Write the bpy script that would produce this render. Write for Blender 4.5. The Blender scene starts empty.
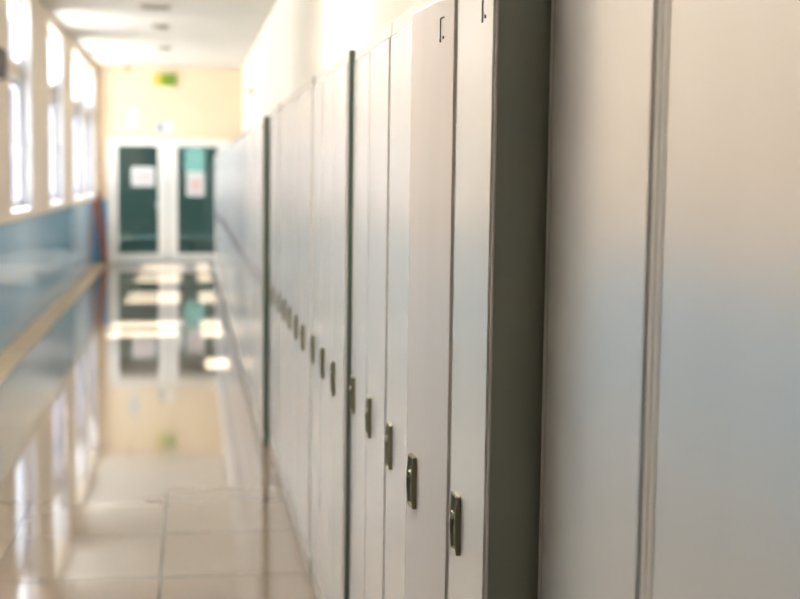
import bpy, bmesh, math, random
from mathutils import Vector, Matrix
random.seed(4)
C = bpy.context.scene.collection
SC = bpy.context.scene

# ------------------------------------------------------------------ helpers
def mat(name, col=(.8, .8, .8), rough=.5, metal=0.0, spec=.5, coat=0.0):
    m = bpy.data.materials.new(name); m.use_nodes = True
    p = m.node_tree.nodes['Principled BSDF']
    p.inputs['Base Color'].default_value = (*col, 1)
    p.inputs['Roughness'].default_value = rough
    p.inputs['Metallic'].default_value = metal
    p.inputs['Specular IOR Level'].default_value = spec
    p.inputs['Coat Weight'].default_value = coat
    return m

def noise_mix(m, c1, c2, scale=(5, 5, 5), detail=4, bump=0.0, rough=None, nscale=1.0, dist=.002):
    """vary the base colour between two close tones with stretched noise; optional bump and roughness range"""
    nt = m.node_tree; p = nt.nodes['Principled BSDF']
    tc = nt.nodes.new('ShaderNodeTexCoord'); mp = nt.nodes.new('ShaderNodeMapping')
    mp.inputs['Scale'].default_value = scale
    nt.links.new(tc.outputs['Object'], mp.inputs['Vector'])
    n = nt.nodes.new('ShaderNodeTexNoise'); n.inputs['Scale'].default_value = nscale; n.inputs['Detail'].default_value = detail
    nt.links.new(mp.outputs[0], n.inputs['Vector'])
    r = nt.nodes.new('ShaderNodeValToRGB')
    r.color_ramp.elements[0].position = .35; r.color_ramp.elements[1].position = .65
    r.color_ramp.elements[0].color = (*c1, 1); r.color_ramp.elements[1].color = (*c2, 1)
    nt.links.new(n.outputs['Fac'], r.inputs['Fac']); nt.links.new(r.outputs['Color'], p.inputs['Base Color'])
    if bump:
        b = nt.nodes.new('ShaderNodeBump'); b.inputs['Strength'].default_value = bump; b.inputs['Distance'].default_value = dist
        nt.links.new(n.outputs['Fac'], b.inputs['Height']); nt.links.new(b.outputs[0], p.inputs['Normal'])
    if rough:
        mr = nt.nodes.new('ShaderNodeMapRange')
        mr.inputs['To Min'].default_value = rough[0]; mr.inputs['To Max'].default_value = rough[1]
        nt.links.new(n.outputs['Fac'], mr.inputs['Value']); nt.links.new(mr.outputs[0], p.inputs['Roughness'])
    return m

def box(bm, x0, x1, y0, y1, z0, z1, bev=0.0):
    vs = [bm.verts.new(v) for v in ((x0,y0,z0),(x1,y0,z0),(x1,y1,z0),(x0,y1,z0),(x0,y0,z1),(x1,y0,z1),(x1,y1,z1),(x0,y1,z1))]
    fs = [bm.faces.new([vs[i] for i in f]) for f in ((3,2,1,0),(4,5,6,7),(0,1,5,4),(1,2,6,5),(2,3,7,6),(3,0,4,7))]
    if bev:
        es = list({e for f in fs for e in f.edges})
        bmesh.ops.bevel(bm, geom=es, offset=bev, segments=2, affect='EDGES', profile=.5)
    return fs

def cyl(bm, c, r, h, axis='Z', seg=24, r2=None):
    rot = {'Z': Matrix.Identity(4), 'X': Matrix.Rotation(math.pi/2, 4, 'Y'), 'Y': Matrix.Rotation(-math.pi/2, 4, 'X')}[axis]
    bmesh.ops.create_cone(bm, cap_ends=True, segments=seg, radius1=r, radius2=r if r2 is None else r2, depth=h,
                          matrix=Matrix.Translation(c) @ rot)

def mesh(name, bm, *mats, smooth=False):
    bmesh.ops.recalc_face_normals(bm, faces=bm.faces[:])
    me = bpy.data.meshes.new(name); bm.to_mesh(me); bm.free()
    for m in mats: me.materials.append(m)
    if smooth:
        for p in me.polygons: p.use_smooth = True
    return me

def link(name, me, parent=None, loc=(0,0,0)):
    o = bpy.data.objects.new(name, me); C.objects.link(o); o.location = loc
    if parent: o.parent = parent
    return o

def empty(name, loc=(0,0,0)):
    o = bpy.data.objects.new(name, None); C.objects.link(o); o.location = loc; o.empty_display_size = .1
    return o

def tag(o, label, cat, group=None):
    o['label'] = label; o['category'] = cat
    if group: o['group'] = group
    return o

def struct(name, bm, *mats):
    o = link(name, mesh(name, bm, *mats)); o['kind'] = 'structure'; return o

# ------------------------------------------------------------------ place
CAMZ = 1.478
F = 1300.0                       # focal length in pixels of the 800x599 frame
XL, XR = -1.54, .88              # left wall face, right wall face
YB, YE = -3.0, 22.2              # back wall, end wall
ZC = 3.26

# ------------------------------------------------------------------ materials
def two_tone(name, up, low, zsplit=1.05):
    m = mat(name, up, .6)
    nt = m.node_tree; p = nt.nodes['Principled BSDF']
    g = nt.nodes.new('ShaderNodeNewGeometry'); s = nt.nodes.new('ShaderNodeSeparateXYZ')
    nt.links.new(g.outputs['Position'], s.inputs[0])
    c = nt.nodes.new('ShaderNodeMath'); c.operation = 'LESS_THAN'; c.inputs[1].default_value = zsplit
    nt.links.new(s.outputs['Z'], c.inputs[0])
    mx = nt.nodes.new('ShaderNodeMix'); mx.data_type = 'RGBA'
    mx.inputs['A'].default_value = (*up, 1); mx.inputs['B'].default_value = (*low, 1)
    nt.links.new(c.outputs[0], mx.inputs['Factor']); nt.links.new(mx.outputs['Result'], p.inputs['Base Color'])
    r = nt.nodes.new('ShaderNodeMapRange'); r.inputs['To Min'].default_value = .6; r.inputs['To Max'].default_value = .13
    nt.links.new(c.outputs[0], r.inputs['Value']); nt.links.new(r.outputs[0], p.inputs['Roughness'])
    return m

M = {}
M['wall'] = two_tone('cream and blue wall paint', (.68, .58, .465), (.24, .45, .66))
M['end'] = two_tone('yellow cream and blue wall paint', (.76, .61, .44), (.10, .34, .62))
M['rwall'] = mat('warm white wall paint', (.84, .77, .66), .7)
M['ceil'] = noise_mix(mat('ceiling plaster', rough=.8), (.54, .505, .465), (.57, .53, .49), (2, 2, 2), bump=.05)
M['back'] = mat('grey wall paint', (.42, .45, .50), .6)
M['backdoor'] = mat('olive door paint', (.14, .14, .09), .5)

def floor_mat():
    m = mat('polished cream floor tiles', (.7, .62, .52), .1, spec=1.0)
    nt = m.node_tree; p = nt.nodes['Principled BSDF']
    tc = nt.nodes.new('ShaderNodeTexCoord'); mp = nt.nodes.new('ShaderNodeMapping')
    mp.inputs['Location'].default_value = (.11 + 1.2, .05, 0)
    nt.links.new(tc.outputs['Object'], mp.inputs['Vector'])
    p.inputs['IOR'].default_value = 1.9; p.inputs['Specular IOR Level'].default_value = .5
    b = nt.nodes.new('ShaderNodeTexBrick'); b.offset = 0; b.squash = 1
    b.inputs['Scale'].default_value = 1; b.inputs['Brick Width'].default_value = .6; b.inputs['Row Height'].default_value = .6
    b.inputs['Mortar Size'].default_value = .006; b.inputs['Mortar Smooth'].default_value = .2
    b.inputs['Color1'].default_value = (.195, .155, .116, 1); b.inputs['Color2'].default_value = (.22, .175, .132, 1)
    b.inputs['Mortar'].default_value = (.08, .062, .047, 1)
    nt.links.new(mp.outputs[0], b.inputs['Vector'])
    n = nt.nodes.new('ShaderNodeTexNoise'); n.inputs['Scale'].default_value = 2.6; n.inputs['Detail'].default_value = 6
    nt.links.new(tc.outputs['Object'], n.inputs['Vector'])
    mx = nt.nodes.new('ShaderNodeMix'); mx.data_type = 'RGBA'; mx.blend_type = 'MULTIPLY'; mx.inputs['Factor'].default_value = .35
    r = nt.nodes.new('ShaderNodeValToRGB'); r.color_ramp.elements[0].position = .3; r.color_ramp.elements[1].position = .7
    r.color_ramp.elements[0].color = (.72, .68, .62, 1); r.color_ramp.elements[1].color = (1, 1, 1, 1)
    nt.links.new(n.outputs['Fac'], r.inputs[0])
    nt.links.new(b.outputs['Color'], mx.inputs['A']); nt.links.new(r.outputs[0], mx.inputs['B'])
    nt.links.new(mx.outputs['Result'], p.inputs['Base Color'])
    p.inputs['Roughness'].default_value = .06
    return m
M['floor'] = floor_mat()
M['border'] = noise_mix(mat('tan border tiles', rough=.45, spec=.3), (.50, .37, .22), (.56, .42, .26), (3, 3, 3))
M['ground'] = noise_mix(mat('pale courtyard concrete', rough=.9), (.55, .55, .53), (.66, .65, .62), (1, 1, 1))

M['paint'] = noise_mix(mat('pale grey locker enamel', rough=.27, spec=.8, metal=.5), (.77, .76, .745), (.79, .78, .765), (9, 9, .4), detail=1)
M['paintdull'] = noise_mix(mat('duller grey locker enamel', rough=.36, spec=.5, metal=.3), (.60, .565, .54), (.65, .61, .585), (6, 6, .8), detail=2)  # darker, rougher and less metallic than the other doors
M['frame'] = mat('pale grey frame enamel', (.60, .57, .52), .35)
M['side'] = mat('shaded grey green carcass enamel', (.30, .32, .27), .2, metal=.25)  # darker than the doors, with the shade on the side panels put into the colour
M['sideshade'] = mat('shade darkened carcass enamel', (.06, .09, .065), .3)  # same carcass for the farther runs, darkened to paint in their shaded sides
M['bronze'] = noise_mix(mat('olive bronze lock metal', rough=.3, metal=.85), (.20, .18, .11), (.27, .24, .16), (30, 30, 30), rough=(.25, .4))
M['recess'] = mat('dark lock recess', (.03, .032, .02), .4, .3)
M['chrome'] = mat('bright key cylinder', (.75, .74, .70), .2, 1.0)
M['mark'] = mat('dark slot', (.03, .035, .03), .6)
M['upvc'] = mat('white window frame', (.80, .80, .84), .35)
M['sash'] = mat('grey blue sash', (.32, .32, .40), .35)
M['lining'] = mat('pale reveal paint', (.52, .51, .52), .6)
M['bar'] = mat('tan transom bar', (.62, .52, .40), .5)
M['darkbar'] = mat('dark gasket', (.10, .10, .12), .5)
M['doorwhite'] = mat('white door paint', (.86, .85, .82), .35)
M['metal'] = mat('satin steel', (.6, .6, .6), .3, 1.0)

def glass(name, tint, refl=1.0):
    m = bpy.data.materials.new(name); m.use_nodes = True; nt = m.node_tree; nt.nodes.clear()
    out = nt.nodes.new('ShaderNodeOutputMaterial'); mix = nt.nodes.new('ShaderNodeMixShader')
    t = nt.nodes.new('ShaderNodeBsdfTransparent'); t.inputs[0].default_value = (*tint, 1)
    g = nt.nodes.new('ShaderNodeBsdfGlossy'); g.inputs['Roughness'].default_value = .02
    f = nt.nodes.new('ShaderNodeFresnel'); f.inputs['IOR'].default_value = 1.5
    k = nt.nodes.new('ShaderNodeMath'); k.operation = 'MULTIPLY'; k.inputs[1].default_value = refl
    gm = nt.nodes.new('ShaderNodeNewGeometry'); fr = nt.nodes.new('ShaderNodeMath'); fr.operation = 'SUBTRACT'; fr.inputs[0].default_value = 1
    nt.links.new(gm.outputs['Backfacing'], fr.inputs[1])
    kk = nt.nodes.new('ShaderNodeMath'); kk.operation = 'MULTIPLY'
    nt.links.new(f.outputs[0], k.inputs[0]); nt.links.new(k.outputs[0], kk.inputs[0]); nt.links.new(fr.outputs[0], kk.inputs[1]); nt.links.new(kk.outputs[0], mix.inputs[0])
    nt.links.new(t.outputs[0], mix.inputs[1]); nt.links.new(g.outputs[0], mix.inputs[2])
    nt.links.new(mix.outputs[0], out.inputs[0])
    return m
M['pane'] = glass('clear window glass', (.97, .98, .98), .6)
M['doorglass'] = glass('green tinted door glass', (.74, .86, .82), 1.8)

# ------------------------------------------------------------------ shell
WIN = [(11.75, 13.3), (15.0, 16.55), (18.0, 19.8), (20.2, 21.9)]
Z0, Z1, Z2, Z3 = 1.12, 2.40, 2.51, 3.14
SMALL = (9.75, 10.45)             # a lone high light before the first full window
TW = .16
bm = bmesh.new(); box(bm, XL-TW, XR+.1, YB-.1, YE+.1, -.1, 0); struct('floor', bm, M['floor'])
bm = bmesh.new(); box(bm, XL-TW, XR+.1, YB-.1, YE+.1, ZC, ZC+.1); struct('ceiling', bm, M['ceil'])
bm = bmesh.new(); box(bm, XR, XR+.1, YB, YE, 0, ZC); struct('wall_right', bm, M['rwall'])
bm = bmesh.new()
a, b = XL-TW, XL
box(bm, a, b, YB, YE, 0, Z0)
box(bm, a, b, YB, YE, Z3, ZC)
box(bm, a, b, YB, SMALL[0], Z0, Z3)
box(bm, a, b, SMALL[0], SMALL[1], Z0, 2.42)
ys = [SMALL[1]] + [v for w in WIN for v in w] + [YE]
for i in range(0, len(ys), 2): box(bm, a, b, ys[i], ys[i+1], Z0, Z3)
struct('wall_left', bm, M['wall'])
# end wall round the double door
DX0, DX1, DZ = -1.345, .665, 2.06
bm = bmesh.new()
box(bm, XL, DX0, YE, YE+.12, 0, ZC); box(bm, DX1, XR, YE, YE+.12, 0, ZC); box(bm, DX0, DX1, YE, YE+.12, DZ, ZC)
struct('wall_end', bm, M['end'])
bm = bmesh.new(); box(bm, XL, XR, YB-.1, YB, 0, ZC)
struct('wall_back', bm, M['back'])
bm = bmesh.new(); box(bm, XL+.2, XR-.2, YB, YB+.03, 0, 2.02); o = struct('door_3', bm, M['backdoor'])
bm = bmesh.new(); box(bm, XL+.002, -1.33, YB, YE, 0, .003); struct('trim_1', bm, M['border'])
bm = bmesh.new(); box(bm, -60, XL-TW-.02, -30, 60, -.5, -.4); struct('ground', bm, M['ground'])
bm = bmesh.new(); box(bm, -18, -2.8, 42, 50, -.4, 6.2); struct('backdrop_building', bm, mat('lavender grey render', (.12, .115, .155), .9))  # unseen building, added to darken the view through the lower panes
bm = bmesh.new(); box(bm, XL-TW-.33, XL-TW, YB, YE+10, 3.40, 3.5); struct('sun_trim_eave', bm, M['back'])  # eave out of view, added to cut the sun patches short
# the dim hall beyond the glazed doors
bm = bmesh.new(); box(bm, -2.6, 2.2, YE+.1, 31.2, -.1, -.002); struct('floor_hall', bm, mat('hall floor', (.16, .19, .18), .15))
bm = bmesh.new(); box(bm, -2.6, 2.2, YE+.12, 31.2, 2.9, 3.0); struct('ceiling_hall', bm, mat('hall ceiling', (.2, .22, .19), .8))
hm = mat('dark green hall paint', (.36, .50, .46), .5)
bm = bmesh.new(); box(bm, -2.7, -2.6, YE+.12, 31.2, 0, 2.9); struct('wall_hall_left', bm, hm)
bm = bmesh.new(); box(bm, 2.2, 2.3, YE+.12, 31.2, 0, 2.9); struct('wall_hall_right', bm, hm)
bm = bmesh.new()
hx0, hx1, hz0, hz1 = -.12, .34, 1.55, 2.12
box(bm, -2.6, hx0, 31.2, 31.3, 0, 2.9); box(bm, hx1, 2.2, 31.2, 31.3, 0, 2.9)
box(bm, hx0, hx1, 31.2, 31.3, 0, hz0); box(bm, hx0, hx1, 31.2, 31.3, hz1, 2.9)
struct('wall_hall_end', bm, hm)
bm = bmesh.new(); box(bm, hx0, hx1, 31.23, 31.24, hz0, hz1); struct('window_6', bm, glass('green hall window glass', (.36, .42, .39)))

# ------------------------------------------------------------------ windows
def ring(bm, x0, x1, y0, y1, z0, z1, t):
    box(bm, x0, x1, y0, y1, z0, z0+t); box(bm, x0, x1, y0, y1, z1-t, z1)
    box(bm, x0, x1, y0, y0+t, z0+t, z1-t); box(bm, x0, x1, y1-t, y1, z0+t, z1-t)

def window(n, y0, y1, full=True):
    Z2 = 2.51 if full else 2.42
    r = empty('window_%d' % n, (XL, y0, Z0 if full else Z2)); r['kind'] = 'structure'
    def part(name, bm, m):
        for v in bm.verts: v.co -= r.location
        o = link(name, mesh(name, bm, m), r); return o
    xa, xb = XL-.155, XL-.105
    ym = (y0+y1)/2
    bm = bmesh.new()
    ring(bm, xa, xb, y0, y1, Z2, Z3, .045)
    if full: box(bm, xa, xb, ym-.025, ym+.025, Z2+.045, Z3-.045)
    part('transom_frame', bm, M['upvc'])
    spans = [(y0+.045, ym-.025), (ym+.025, y1-.045)] if full else [(y0+.045, y1-.045)]
    for s in spans:
        bm = bmesh.new(); box(bm, XL-.133, XL-.127, s[0], s[1], Z2+.045, Z3-.045); part('transom_pane', bm, M['pane'])
    if full:
        bm = bmesh.new(); box(bm, xa, xb+.005, y0, y1, Z1, Z2, .004); part('transom_bar', bm, M['bar'])
        bm = bmesh.new(); ring(bm, xa, xb, y0, y1, Z0, Z1, .05); box(bm, xa, xb, ym-.03, ym+.03, Z0+.05, Z1-.05)
        part('window_frame', bm, M['upvc'])
        for s in ((y0+.05, ym-.03), (ym+.03, y1-.05)):
            bm = bmesh.new(); ring(bm, XL-.15, XL-.098, s[0], s[1], Z0+.05, Z1-.05, .055)
            so = part('sash', bm, M['sash'])
            bm = bmesh.new(); box(bm, XL-.125, XL-.12, s[0]+.055, s[1]-.055, Z0+.105, Z1-.105)
            for v in bm.verts: v.co -= r.location
            link('pane', mesh('pane', bm, M['pane']), so)
            bm = bmesh.new(); yh = s[1]-.03; box(bm, XL-.098, XL-.078, yh-.012, yh+.012, 1.68, 1.74, .003); box(bm, XL-.082, XL-.072, yh-.01, yh+.01, 1.60, 1.73, .003)
            for v in bm.verts: v.co -= r.location
            link('sash_handle', mesh('sash_handle', bm, M['metal']), so)
        bm = bmesh.new(); box(bm, XL-.104, XL+.008, y0+.012, y1-.012, Z0, Z0+.02, .004); part('window_sill', bm, M['upvc'])
        for ya in (y0, y1-.01):
            bm = bmesh.new(); box(bm, XL-.104, XL+.004, ya, ya+.01, Z0, Z3); part('reveal_lining', bm, M['lining'])
window(1, *SMALL, full=False)
for i, w in enumerate(WIN): window(i+2, *w)

# ------------------------------------------------------------------ glazed double door at the end
def leaf(n, x0, x1, gx0, gx1, hx):
    r = empty('door_%d' % n, ((x0+x1)/2, YE, 0)); r['kind'] = 'structure'
    def part(name, bm, m, parent=None):
        for v in bm.verts: v.co -= r.location
        return link(name, mesh(name, bm, m), parent or r)
    bm = bmesh.new(); ya, yb = YE+.02, YE+.07
    box(bm, x0, gx0, ya, yb, .01, 2.04); box(bm, gx1, x1, ya, yb, .01, 2.04)
    box(bm, gx0, gx1, ya, yb, .01, .16); box(bm, gx0, gx1, ya, yb, 1.955, 2.04)
    part('leaf_frame', bm, M['doorwhite'])
    bm = bmesh.new(); box(bm, gx0, gx1, YE+.042, YE+.048, .16, 1.955); part('glass_pane', bm, M['doorglass'])
    bm = bmesh.new(); cyl(bm, (hx, YE, .97), .018, .05, 'Y'); cyl(bm, (hx, YE-.035, .97), .032, .03, 'Y')
    part('door_handle', bm, M['upvc'])
leaf(1, -1.275, -.375, -1.187, -.53, -.57+.03)
leaf(2, -.36, .575, -.205, .46, -.25)
bm = bmesh.new()
box(bm, DX0-.02, -1.28, YE-.02, YE+.1, 0, DZ); box(bm, .58, DX1+.02, YE-.02, YE+.1, 0, DZ); box(bm, DX0-.02, DX1+.02, YE-.02, YE+.1, 2.045, DZ+.025)
struct('trim_2', bm, M['doorwhite'])

# ------------------------------------------------------------------ lockers
def lock_mesh():
    """oblong plate with a bowed raised rim round a sunken face; local x = out of the door (negative), y = along door, z = up"""
    w, h = .046, .104
    loops = []
    def rr(wi, hi, rad, n=5):
        pts = []
        for cx, cz, a0 in ((wi/2-rad, hi/2-rad, 0), (-wi/2+rad, hi/2-rad, 90), (-wi/2+rad, -hi/2+rad, 180), (wi/2-rad, -hi/2+rad, 270)):
            for k in range(n+1):
                a = math.radians(a0 + 90*k/n); pts.append((cx+rad*math.cos(a), cz+rad*math.sin(a)))
        # extra points along the long sides so that the rim can bow
        out = []
        for i, p in enumerate(pts):
            q = pts[(i+1) % len(pts)]; out.append(p)
            d = math.hypot(q[0]-p[0], q[1]-p[1])
            if d > .02:
                for k in range(1, 6): out.append((p[0]+(q[0]-p[0])*k/6, p[1]+(q[1]-p[1])*k/6))
        return out
    bow = lambda z: .008 + .003*math.cos(math.pi*z/h)
    bm = bmesh.new()
    spec = [(0, .003, lambda z: 0), (0, .003, lambda z: bow(z)*.8), (.0015, .002, lambda z: bow(z)), (.005, .002, lambda z: bow(z)), (.008, .0015, lambda z: .004), ]
    for inset, rad, hf in spec:
        loops.append([bm.verts.new((-hf(z), y, z)) for y, z in rr(w-2*inset, h-2*inset, rad)])
    for A, B in zip(loops, loops[1:]):
        if len(A) != len(B):
            continue
        for i in range(len(A)):
            j = (i+1) % len(A); bm.faces.new((A[i], A[j], B[j], B[i]))
    f = bm.faces.new(loops[-1]); f.material_index = 1
    f2 = bm.faces.new(loops[0])
    return bm
lockM = mesh('lock_plate', lock_mesh(), M['bronze'], M['recess'])
bm = bmesh.new(); cyl(bm, (-.007, 0, .016), .0085, .008, 'X', 20); cyl(bm, (-.0115, 0, .016), .0065, .003, 'X', 20, .005)
box(bm, -.0145, -.0128, -.001, .001, .011, .021)
cylM = mesh('key_cylinder', bm, M['chrome'])
bm = bmesh.new(); box(bm, -.0075, -.004, -.005, .005, -.040, -.004, .001)
pullM = mesh('finger_pull', bm, M['mark'])
pullF = pullM.copy(); pullF.materials[0] = mat('glare greyed pull', (.2, .2, .22), .5)  # lighter pull for the far run, veiling glare put into its grey
bm = bmesh.new()
box(bm, -.0012, .001, .030, .0325, -.02, .02); box(bm, -.0012, .001, .006, .030, .018, .0205)
cyl(bm, (0, .010, -.016), .0028, .003, 'X', 12); cyl(bm, (0, .031, -.02), .003, .003, 'X', 12)
slotM = mesh('punched_slot', bm, M['mark'])

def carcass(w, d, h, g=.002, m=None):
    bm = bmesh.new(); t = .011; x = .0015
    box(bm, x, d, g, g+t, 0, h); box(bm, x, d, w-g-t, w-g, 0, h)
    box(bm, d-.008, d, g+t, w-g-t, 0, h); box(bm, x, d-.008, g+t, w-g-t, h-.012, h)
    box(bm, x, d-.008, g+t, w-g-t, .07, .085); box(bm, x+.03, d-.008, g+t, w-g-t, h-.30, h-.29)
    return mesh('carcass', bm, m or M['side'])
def front_frame(w, h, st, xf, rail=.030, g=.002):
    bm = bmesh.new()
    xb = .0013
    box(bm, xf, xb, g, w-g, h-rail, h, .0008); box(bm, xf, xb, g, w-g, .0, .07, .0008)
    box(bm, xf, xb, g, g+st, .07, h-rail); box(bm, xf, xb, w-g-st, w-g, .07, h-rail)
    return mesh('front_frame', bm, M['frame'])
def door_panel(w, h, m, rail=.030):
    bm = bmesh.new(); z0, z1 = .075, h-rail-.004
    box(bm, -.006, .010, 0, w-2*m, z0, z1, .002)
    return mesh('door', bm, M['paint'], smooth=False)

def make_locker(w, d, h, stile=.0055, xf=-.002, m=.010, lock=True, rail=.030, lz=.862, lm=None, sm=None):
    r = empty('locker')
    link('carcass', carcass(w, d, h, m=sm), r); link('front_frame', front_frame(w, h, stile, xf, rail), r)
    dr = link('door', door_panel(w, h, m, rail), r, (0, m, 0))
    if lock:
        c = (-.0055, w-2*m-.07, lz)
        link('lock_plate', lm or lockM, dr, c); link('key_cylinder', cylM, dr, c); link('finger_pull', pullF if lm else pullM, dr, c)
    return r
def dup(root, loc, name=None):
    r = root.copy(); C.objects.link(r); r.location = loc
    for ch in list(root.children):
        c = ch.copy(); C.objects.link(c); c.parent = r; c.matrix_parent_inverse.identity()
        for g in ch.children:
            d = g.copy(); C.objects.link(d); d.parent = c; d.matrix_parent_inverse.identity()
    return r
def door_of(r): return [c for c in r.children if c.name.startswith('door')][0]

G = 'grey metal lockers along the right wall'
XA, XBk, XCk, XD = .545, .460, .4405, .393
W = .34
# two wide plain ones nearest the camera, set back
n0 = make_locker(.48, XR-.012-XA, 1.832, stile=.014, xf=-.004, m=.027, lock=False)
n0.location = (XA, 1.463, 0); tag(n0, 'wide pale grey locker with no lock, set back beside the dark side panel', 'locker', G)
n1 = dup(n0, (XA, .981, 0)); tag(n1, 'blurred wide pale grey locker at the right edge of the photo, nearest of all', 'locker', G)
# five in focus
lb = ['sharp pale grey locker beside the wide dark side panel, its lock nearest in view',
      'grey locker with its door standing slightly ajar and a hooked slot near the top',
      'pale grey locker just beyond the one with the ajar door',
      'pale grey locker second beyond the one with the ajar door',
      'pale grey locker just in front of the first dark strip between lockers']
BE = (1.945, 2.238, 2.575, 3.0, 3.335, 3.68)
bs = []
for k in range(5):
    r = make_locker(BE[k+1]-BE[k]-(.010 if k == 0 else 0), XR-.012-XBk, 1.834, lz=(.887, .880, .862, .868, .868)[k])
    r.location = (XBk + (0, 0, .002, 0, .001)[k], BE[k], 0); tag(r, lb[k], 'locker', G); bs.append(r)
for k in (0, 1):
    link('punched_slot', slotM, door_of(bs[k]), (-.0062, .040 if k == 0 else .06, 1.745))
door_of(bs[1]).rotation_euler = (0, 0, math.radians(3.8))
door_of(bs[1]).location.x -= .001
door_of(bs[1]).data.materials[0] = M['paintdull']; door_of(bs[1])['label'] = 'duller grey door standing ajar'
# the run of ten beyond the first dark strip
ORD = ['first', 'second', 'third', 'fourth', 'fifth', 'sixth', 'seventh', 'eighth', 'ninth', 'tenth']
c0 = make_locker(W, XR-.012-XCk, 1.834, sm=M['sideshade'])
for k in range(10):
    r = c0 if k == 0 else dup(c0, (0, 0, 0))
    r.location = (XCk + (0, .001, 0, -.006, -.005, -.006, -.005, -.006, -.012, -.012)[k] + .002, 3.68 + W*k + (0 if k < 3 else .006 if k < 8 else .010), 0)
    lab = 'softly blurred pale grey locker, %s beyond the nearer dark strip' % ORD[k]
    if k == 9: lab = 'blurred pale grey locker just in front of the farther dark strip'
    tag(r, lab, 'locker', G)
# the long far run
lockFar = lockM.copy(); lockFar.materials[0] = mat('glare greyed lock plate', (.33, .34, .37), .4); lockFar.materials[1] = mat('glare greyed lock recess', (.3, .3, .32), .4)  # far locks greyed so the glare over them sits in the colour
d0 = make_locker(W, XR-.012-XD, 1.80, lm=lockFar, lz=.91, sm=M['sideshade'])
y = 3.68 + 10*W + .016
for k in range(41):
    r = d0 if k == 0 else dup(d0, (0, 0, 0))
    r.location = (XD + random.choice((0, .002, .004)), y + W*k + .006*(k//4), 0)
    if k < 3: tag(r, 'pale bluish grey locker in the far run, %s beyond the farther dark strip' % ORD[k], 'locker', G)
    else: tag(r, 'very blurred pale grey locker in the far run towards the glazed doors', 'locker', 'far lockers towards the glazed doors')

# ------------------------------------------------------------------ small things
def at(px, py, Y):
    """point on the corridor cross-section at depth Y seen at a pixel of the frame (used once to place things at their real spot)"""
    return ((px-190)*Y/F, Y, CAMZ-(py-175)*Y/F)
def single(name, bm, label, cat, *mats, group=None, smooth=False):
    o = link(name, mesh(name, bm, *mats, smooth=smooth)); tag(o, label, cat, group); return o

# exit sign
r = empty('exit_sign', (-.41, YE, 2.95)); tag(r, 'small green and yellow emergency exit sign high on the end wall', 'sign')
bm = bmesh.new(); box(bm, -.18, .18, -.07, -.001, 0, .19, .006); link('sign_box', mesh('sign_box', bm, mat('green sign plastic', (.22, .36, .02), .4)), r)
bm = bmesh.new(); box(bm, -.175, -.07, -.074, -.0702, .012, .178); link('sign_panel', mesh('sign_panel', bm, mat('yellow sign panel', (.70, .46, .06), .4)), r)
bm = bmesh.new()
yy = (-.0745, -.0702)
cyl(bm, (.055, -.0724, .145), .016, .004, 'Y', 16)
def stroke(a, b, t):
    dx, dz = b[0]-a[0], b[1]-a[1]; L = math.hypot(dx, dz); nx, nz = -dz/L*t/2, dx/L*t/2
    v = [bm.verts.new((p[0]+s*nx, q, p[1]+s*nz)) for q in yy for p, s in ((a,1),(b,1),(b,-1),(a,-1))]
    for f in ((0,1,2,3),(7,6,5,4),(0,4,5,1),(1,5,6,2),(2,6,7,3),(3,7,4,0)): bm.faces.new([v[i] for i in f])
stroke((.045, .125), (.03, .08), .026); stroke((.03, .08), (.06, .055), .016); stroke((.06, .055), (.055, .025), .014)
stroke((.03, .08), (.0, .05), .016); stroke((.0, .05), (-.03, .05), .014); stroke((.045, .12), (.085, .10), .013); stroke((.04, .12), (.005, .11), .013)
stroke((.10, .03), (.10, .165), .012); stroke((.10, .165), (.155, .165), .012); stroke((.155, .165), (.155, .03), .012)
link('pictogram', mesh('pictogram', bm, mat('dark green pictogram', (.05, .17, .02), .5)), r)

# notices
pm = mat('white paper', (.74, .74, .74), .7); pinkm = mat('faded red print', (.85, .35, .33), .7); bluem = mat('pale blue paper', (.14, .30, .52), .7)
def notice(x0, x1, z0, z1, label, m, marks=(), y=YE+.042, nm='paper_notice'):
    r = empty(nm, ((x0+x1)/2, y, z0)); tag(r, label, 'notice')
    bm = bmesh.new(); box(bm, x0, x1, y-.002, y+.0002, z0, z1)
    for v in bm.verts: v.co -= r.location
    link('sheet', mesh('sheet', bm, m), r)
    if marks:
        bm = bmesh.new()
        for (u0, u1, v0, v1) in marks:
            box(bm, x0+(x1-x0)*u0, x0+(x1-x0)*u1, y-.0032, y-.0022, z0+(z1-z0)*v0, z0+(z1-z0)*v1)
        for v in bm.verts: v.co -= r.location
        link('print', mesh('print', bm, pinkm), r)
    return r
notice(-.965, -.585, 1.275, 1.605, 'wide white paper notice taped to the left glazed door', pm, [(.15, .85, .55, .62), (.2, .7, .35, .40)])
notice(-.06, .24, 1.12, 1.53, 'tall white paper notice with a red mark on the right glazed door', pm, [(.3, .7, .45, .62), (.25, .75, .25, .31)])
notice(-1.02, -.85, 2.26, 2.58, 'pale upright paper sheet on the end wall above the left door', mat('bluish white paper', (.50, .54, .58), .7), y=YE)
notice(-.53, -.44, 2.19, 2.33, 'small blue sticker on the end wall between the two doors', bluem, y=YE, nm='wall_sticker')
notice(-.42, -.27, 2.18, 2.36, 'small white sheet beside the blue sticker on the end wall', pm, y=YE)

# leaning board
bm = bmesh.new(); box(bm, -.045, .045, -.012, .012, 0, 1.16, .004)
for v in bm.verts:
    v.co = Matrix.Rotation(math.radians(-6), 3, 'Y') @ v.co
    v.co.y += .05*v.co.z
o = single('wooden_board', bm, 'narrow red brown board leaning against the blue foot of the end wall', 'board', mat('red brown wood', (.36, .12, .07), .5))
o.location = (-1.40, YE-.09, .008)

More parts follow.
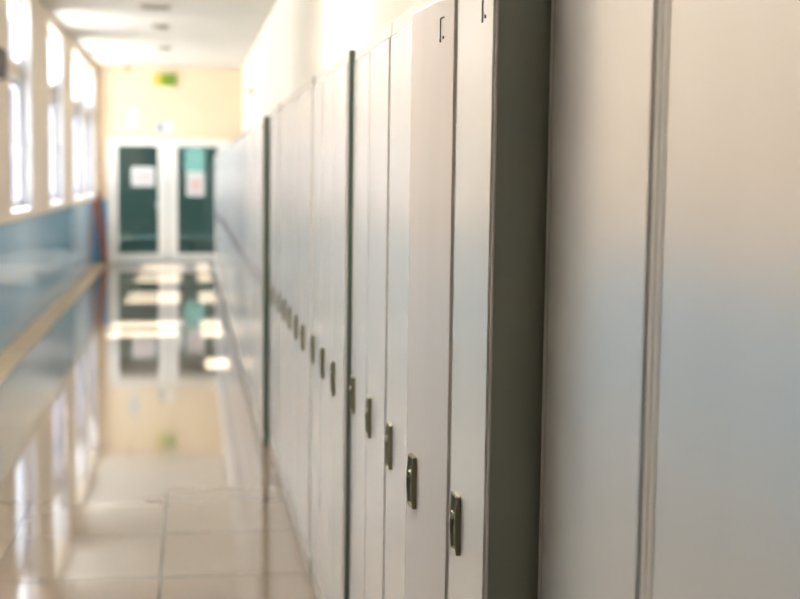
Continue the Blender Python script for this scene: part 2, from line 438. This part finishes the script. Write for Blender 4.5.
# ceiling fittings
def round_fit(x, y, rad, label):
    r = empty('ceiling_light', (x, y, ZC)); tag(r, label, 'ceiling light', 'unlit ceiling fittings in a row')
    bm = bmesh.new(); cyl(bm, (0, 0, -.012), rad, .024, 'Z', 32, rad*1.0); link('housing', mesh('housing', bm, fitm), r)
    bm = bmesh.new(); cyl(bm, (0, 0, -.033), rad*.8, .018, 'Z', 32, rad*.92); link('diffuser', mesh('diffuser', bm, fit2), r)
fitm = mat('brown grey fitting', (.22, .19, .15), .5); fit2 = mat('dim grey diffuser', (.28, .25, .2), .3)
round_fit(-.35, 16.1, .10, 'small dark round fitting on the ceiling, middle one of the row')
round_fit(-.36, 18.8, .10, 'small dark round fitting on the ceiling, nearest the end wall')
r = empty('ceiling_vent', (-.36, 14.3, ZC)); tag(r, 'wide brownish slatted vent on the ceiling, nearest of the ceiling fittings', 'vent')
bm = bmesh.new(); ring(bm, -.17, .17, -.17, .17, -.012, 0, .01)
bm.free(); bm = bmesh.new()
for s in (-1, 1):
    box(bm, -.17, .17, s*.155-.015, s*.155+.015, -.016, 0); box(bm, s*.155-.015, s*.155+.015, -.14, .14, -.016, 0)
link('vent_frame', mesh('vent_frame', bm, mat('tan vent metal', (.42, .36, .28), .5)), r)
bm = bmesh.new(); box(bm, -.14, .14, -.14, .14, -.004, -.001)
for k in range(9): box(bm, -.14, .14, -.13+k*.031, -.12+k*.031, -.014, -.004)
link('vent_slats', mesh('vent_slats', bm, fitm), r)

# sensors
tanm = mat('tan plastic', (.45, .32, .17), .5)
p = at(251, 92, 18.6)
bm = bmesh.new(); box(bm, XR-.05, XR, p[1]-.06, p[1]+.06, p[2]-.06, p[2]+.06, .012); cyl(bm, (XR-.058, p[1], p[2]), .03, .02, 'X', 20)
single('wall_sensor', bm, 'small brown box fixed on the right wall above the lockers', 'sensor', tanm)
p = at(131, 73, YE)
bm = bmesh.new(); box(bm, p[0]-.05, p[0]+.05, YE-.06, YE+.002, p[2]-.05, p[2]+.05, .012); cyl(bm, (p[0], YE-.066, p[2]-.01), .03, .02, 'Y', 20)
single('motion_sensor', bm, 'small tan sensor in the upper left of the end wall', 'sensor', mat('pale tan plastic', (.48, .36, .22), .5))
bm = bmesh.new(); box(bm, XL, XL+.06, 10.95, 11.22, 2.24, 2.48, .015); cyl(bm, (XL+.062, 11.085, 2.36), .08, .01, 'X', 28)
single('wall_speaker', bm, 'dark box on the left wall at the edge of the photo', 'box', mat('dark grey plastic', (.12, .11, .11), .5))

# ------------------------------------------------------------------ light
w = bpy.data.worlds.new('World'); SC.world = w; w.use_nodes = True
bg = w.node_tree.nodes['Background']; bg.inputs[0].default_value = (.80, .90, 1.0, 1); bg.inputs[1].default_value = 2.4
s = bpy.data.lights.new('sun', 'SUN'); s.energy = 22; s.angle = math.radians(.6); s.color = (1, .98, .95)
so = bpy.data.objects.new('sun', s); C.objects.link(so)
so.rotation_euler = Vector((1, .09, -1.46)).to_track_quat('-Z', 'Y').to_euler(); so.location = (-8, 10, 14)

# added fill lights, out of view, brightening the near half of the corridor
emit = bpy.data.materials.new('fill light diffuser'); emit.use_nodes = True
pe = emit.node_tree.nodes['Principled BSDF']; pe.inputs['Emission Color'].default_value = (1, .96, .91, 1); pe.inputs['Emission Strength'].default_value = 33
for k, yl in enumerate((3.4, 7.6)):
    r = empty('fill_lamp', (-.36, yl, ZC)); tag(r, 'long added fill lamp, out of view over the near part of the corridor', 'ceiling light', 'added corridor fill lamps')
    bm = bmesh.new(); box(bm, -.16, .16, -.64, .64, -.05, .002); link('fill_housing', mesh('fill_housing', bm, M['upvc']), r)
    bm = bmesh.new(); box(bm, -.14, .14, -.61, .61, -.062, -.0505); link('fill_diffuser', mesh('fill_diffuser', bm, emit), r)

# ------------------------------------------------------------------ camera
cd = bpy.data.cameras.new('camera'); cam = bpy.data.objects.new('camera', cd); C.objects.link(cam); SC.camera = cam
cd.sensor_width = 36; cd.sensor_fit = 'HORIZONTAL'; cd.lens = F/800*36; cd.clip_start = .02; cd.clip_end = 300
# directions of the world axes in camera space (x right, y up, z back)
vy = Vector((190-400, 299.5-175, -F)).normalized()
ro = .0128
vz = Vector((ro, 1, 0)); 
cz = -(vz.dot(Vector((190-400, 299.5-175, 0))))/(-F)
vz = Vector((ro, 1, cz)).normalized()
vx = vy.cross(vz)
R = Matrix((vx, vy, vz))          # rows: world axes in camera coordinates -> camera-to-world
cam.matrix_world = Matrix.Translation((0, 0, CAMZ)) @ R.to_4x4()
cd.dof.use_dof = True; cd.dof.focus_distance = 2.35; cd.dof.aperture_fstop = 3.2; cd.dof.aperture_blades = 0

SC.view_settings.view_transform = 'Standard'; SC.view_settings.look = 'None'
SC.view_settings.gamma = 1; SC.view_settings.use_curve_mapping = False
SC.view_settings.exposure = 1.42
SC.cycles.max_bounces = 12; SC.cycles.diffuse_bounces = 6; SC.cycles.glossy_bounces = 5
SC.cycles.transparent_max_bounces = 12; SC.cycles.use_denoising = True; SC.cycles.denoising_prefilter = 'ACCURATE'; SC.cycles.use_adaptive_sampling = False
SC.cycles.sample_clamp_indirect = 10
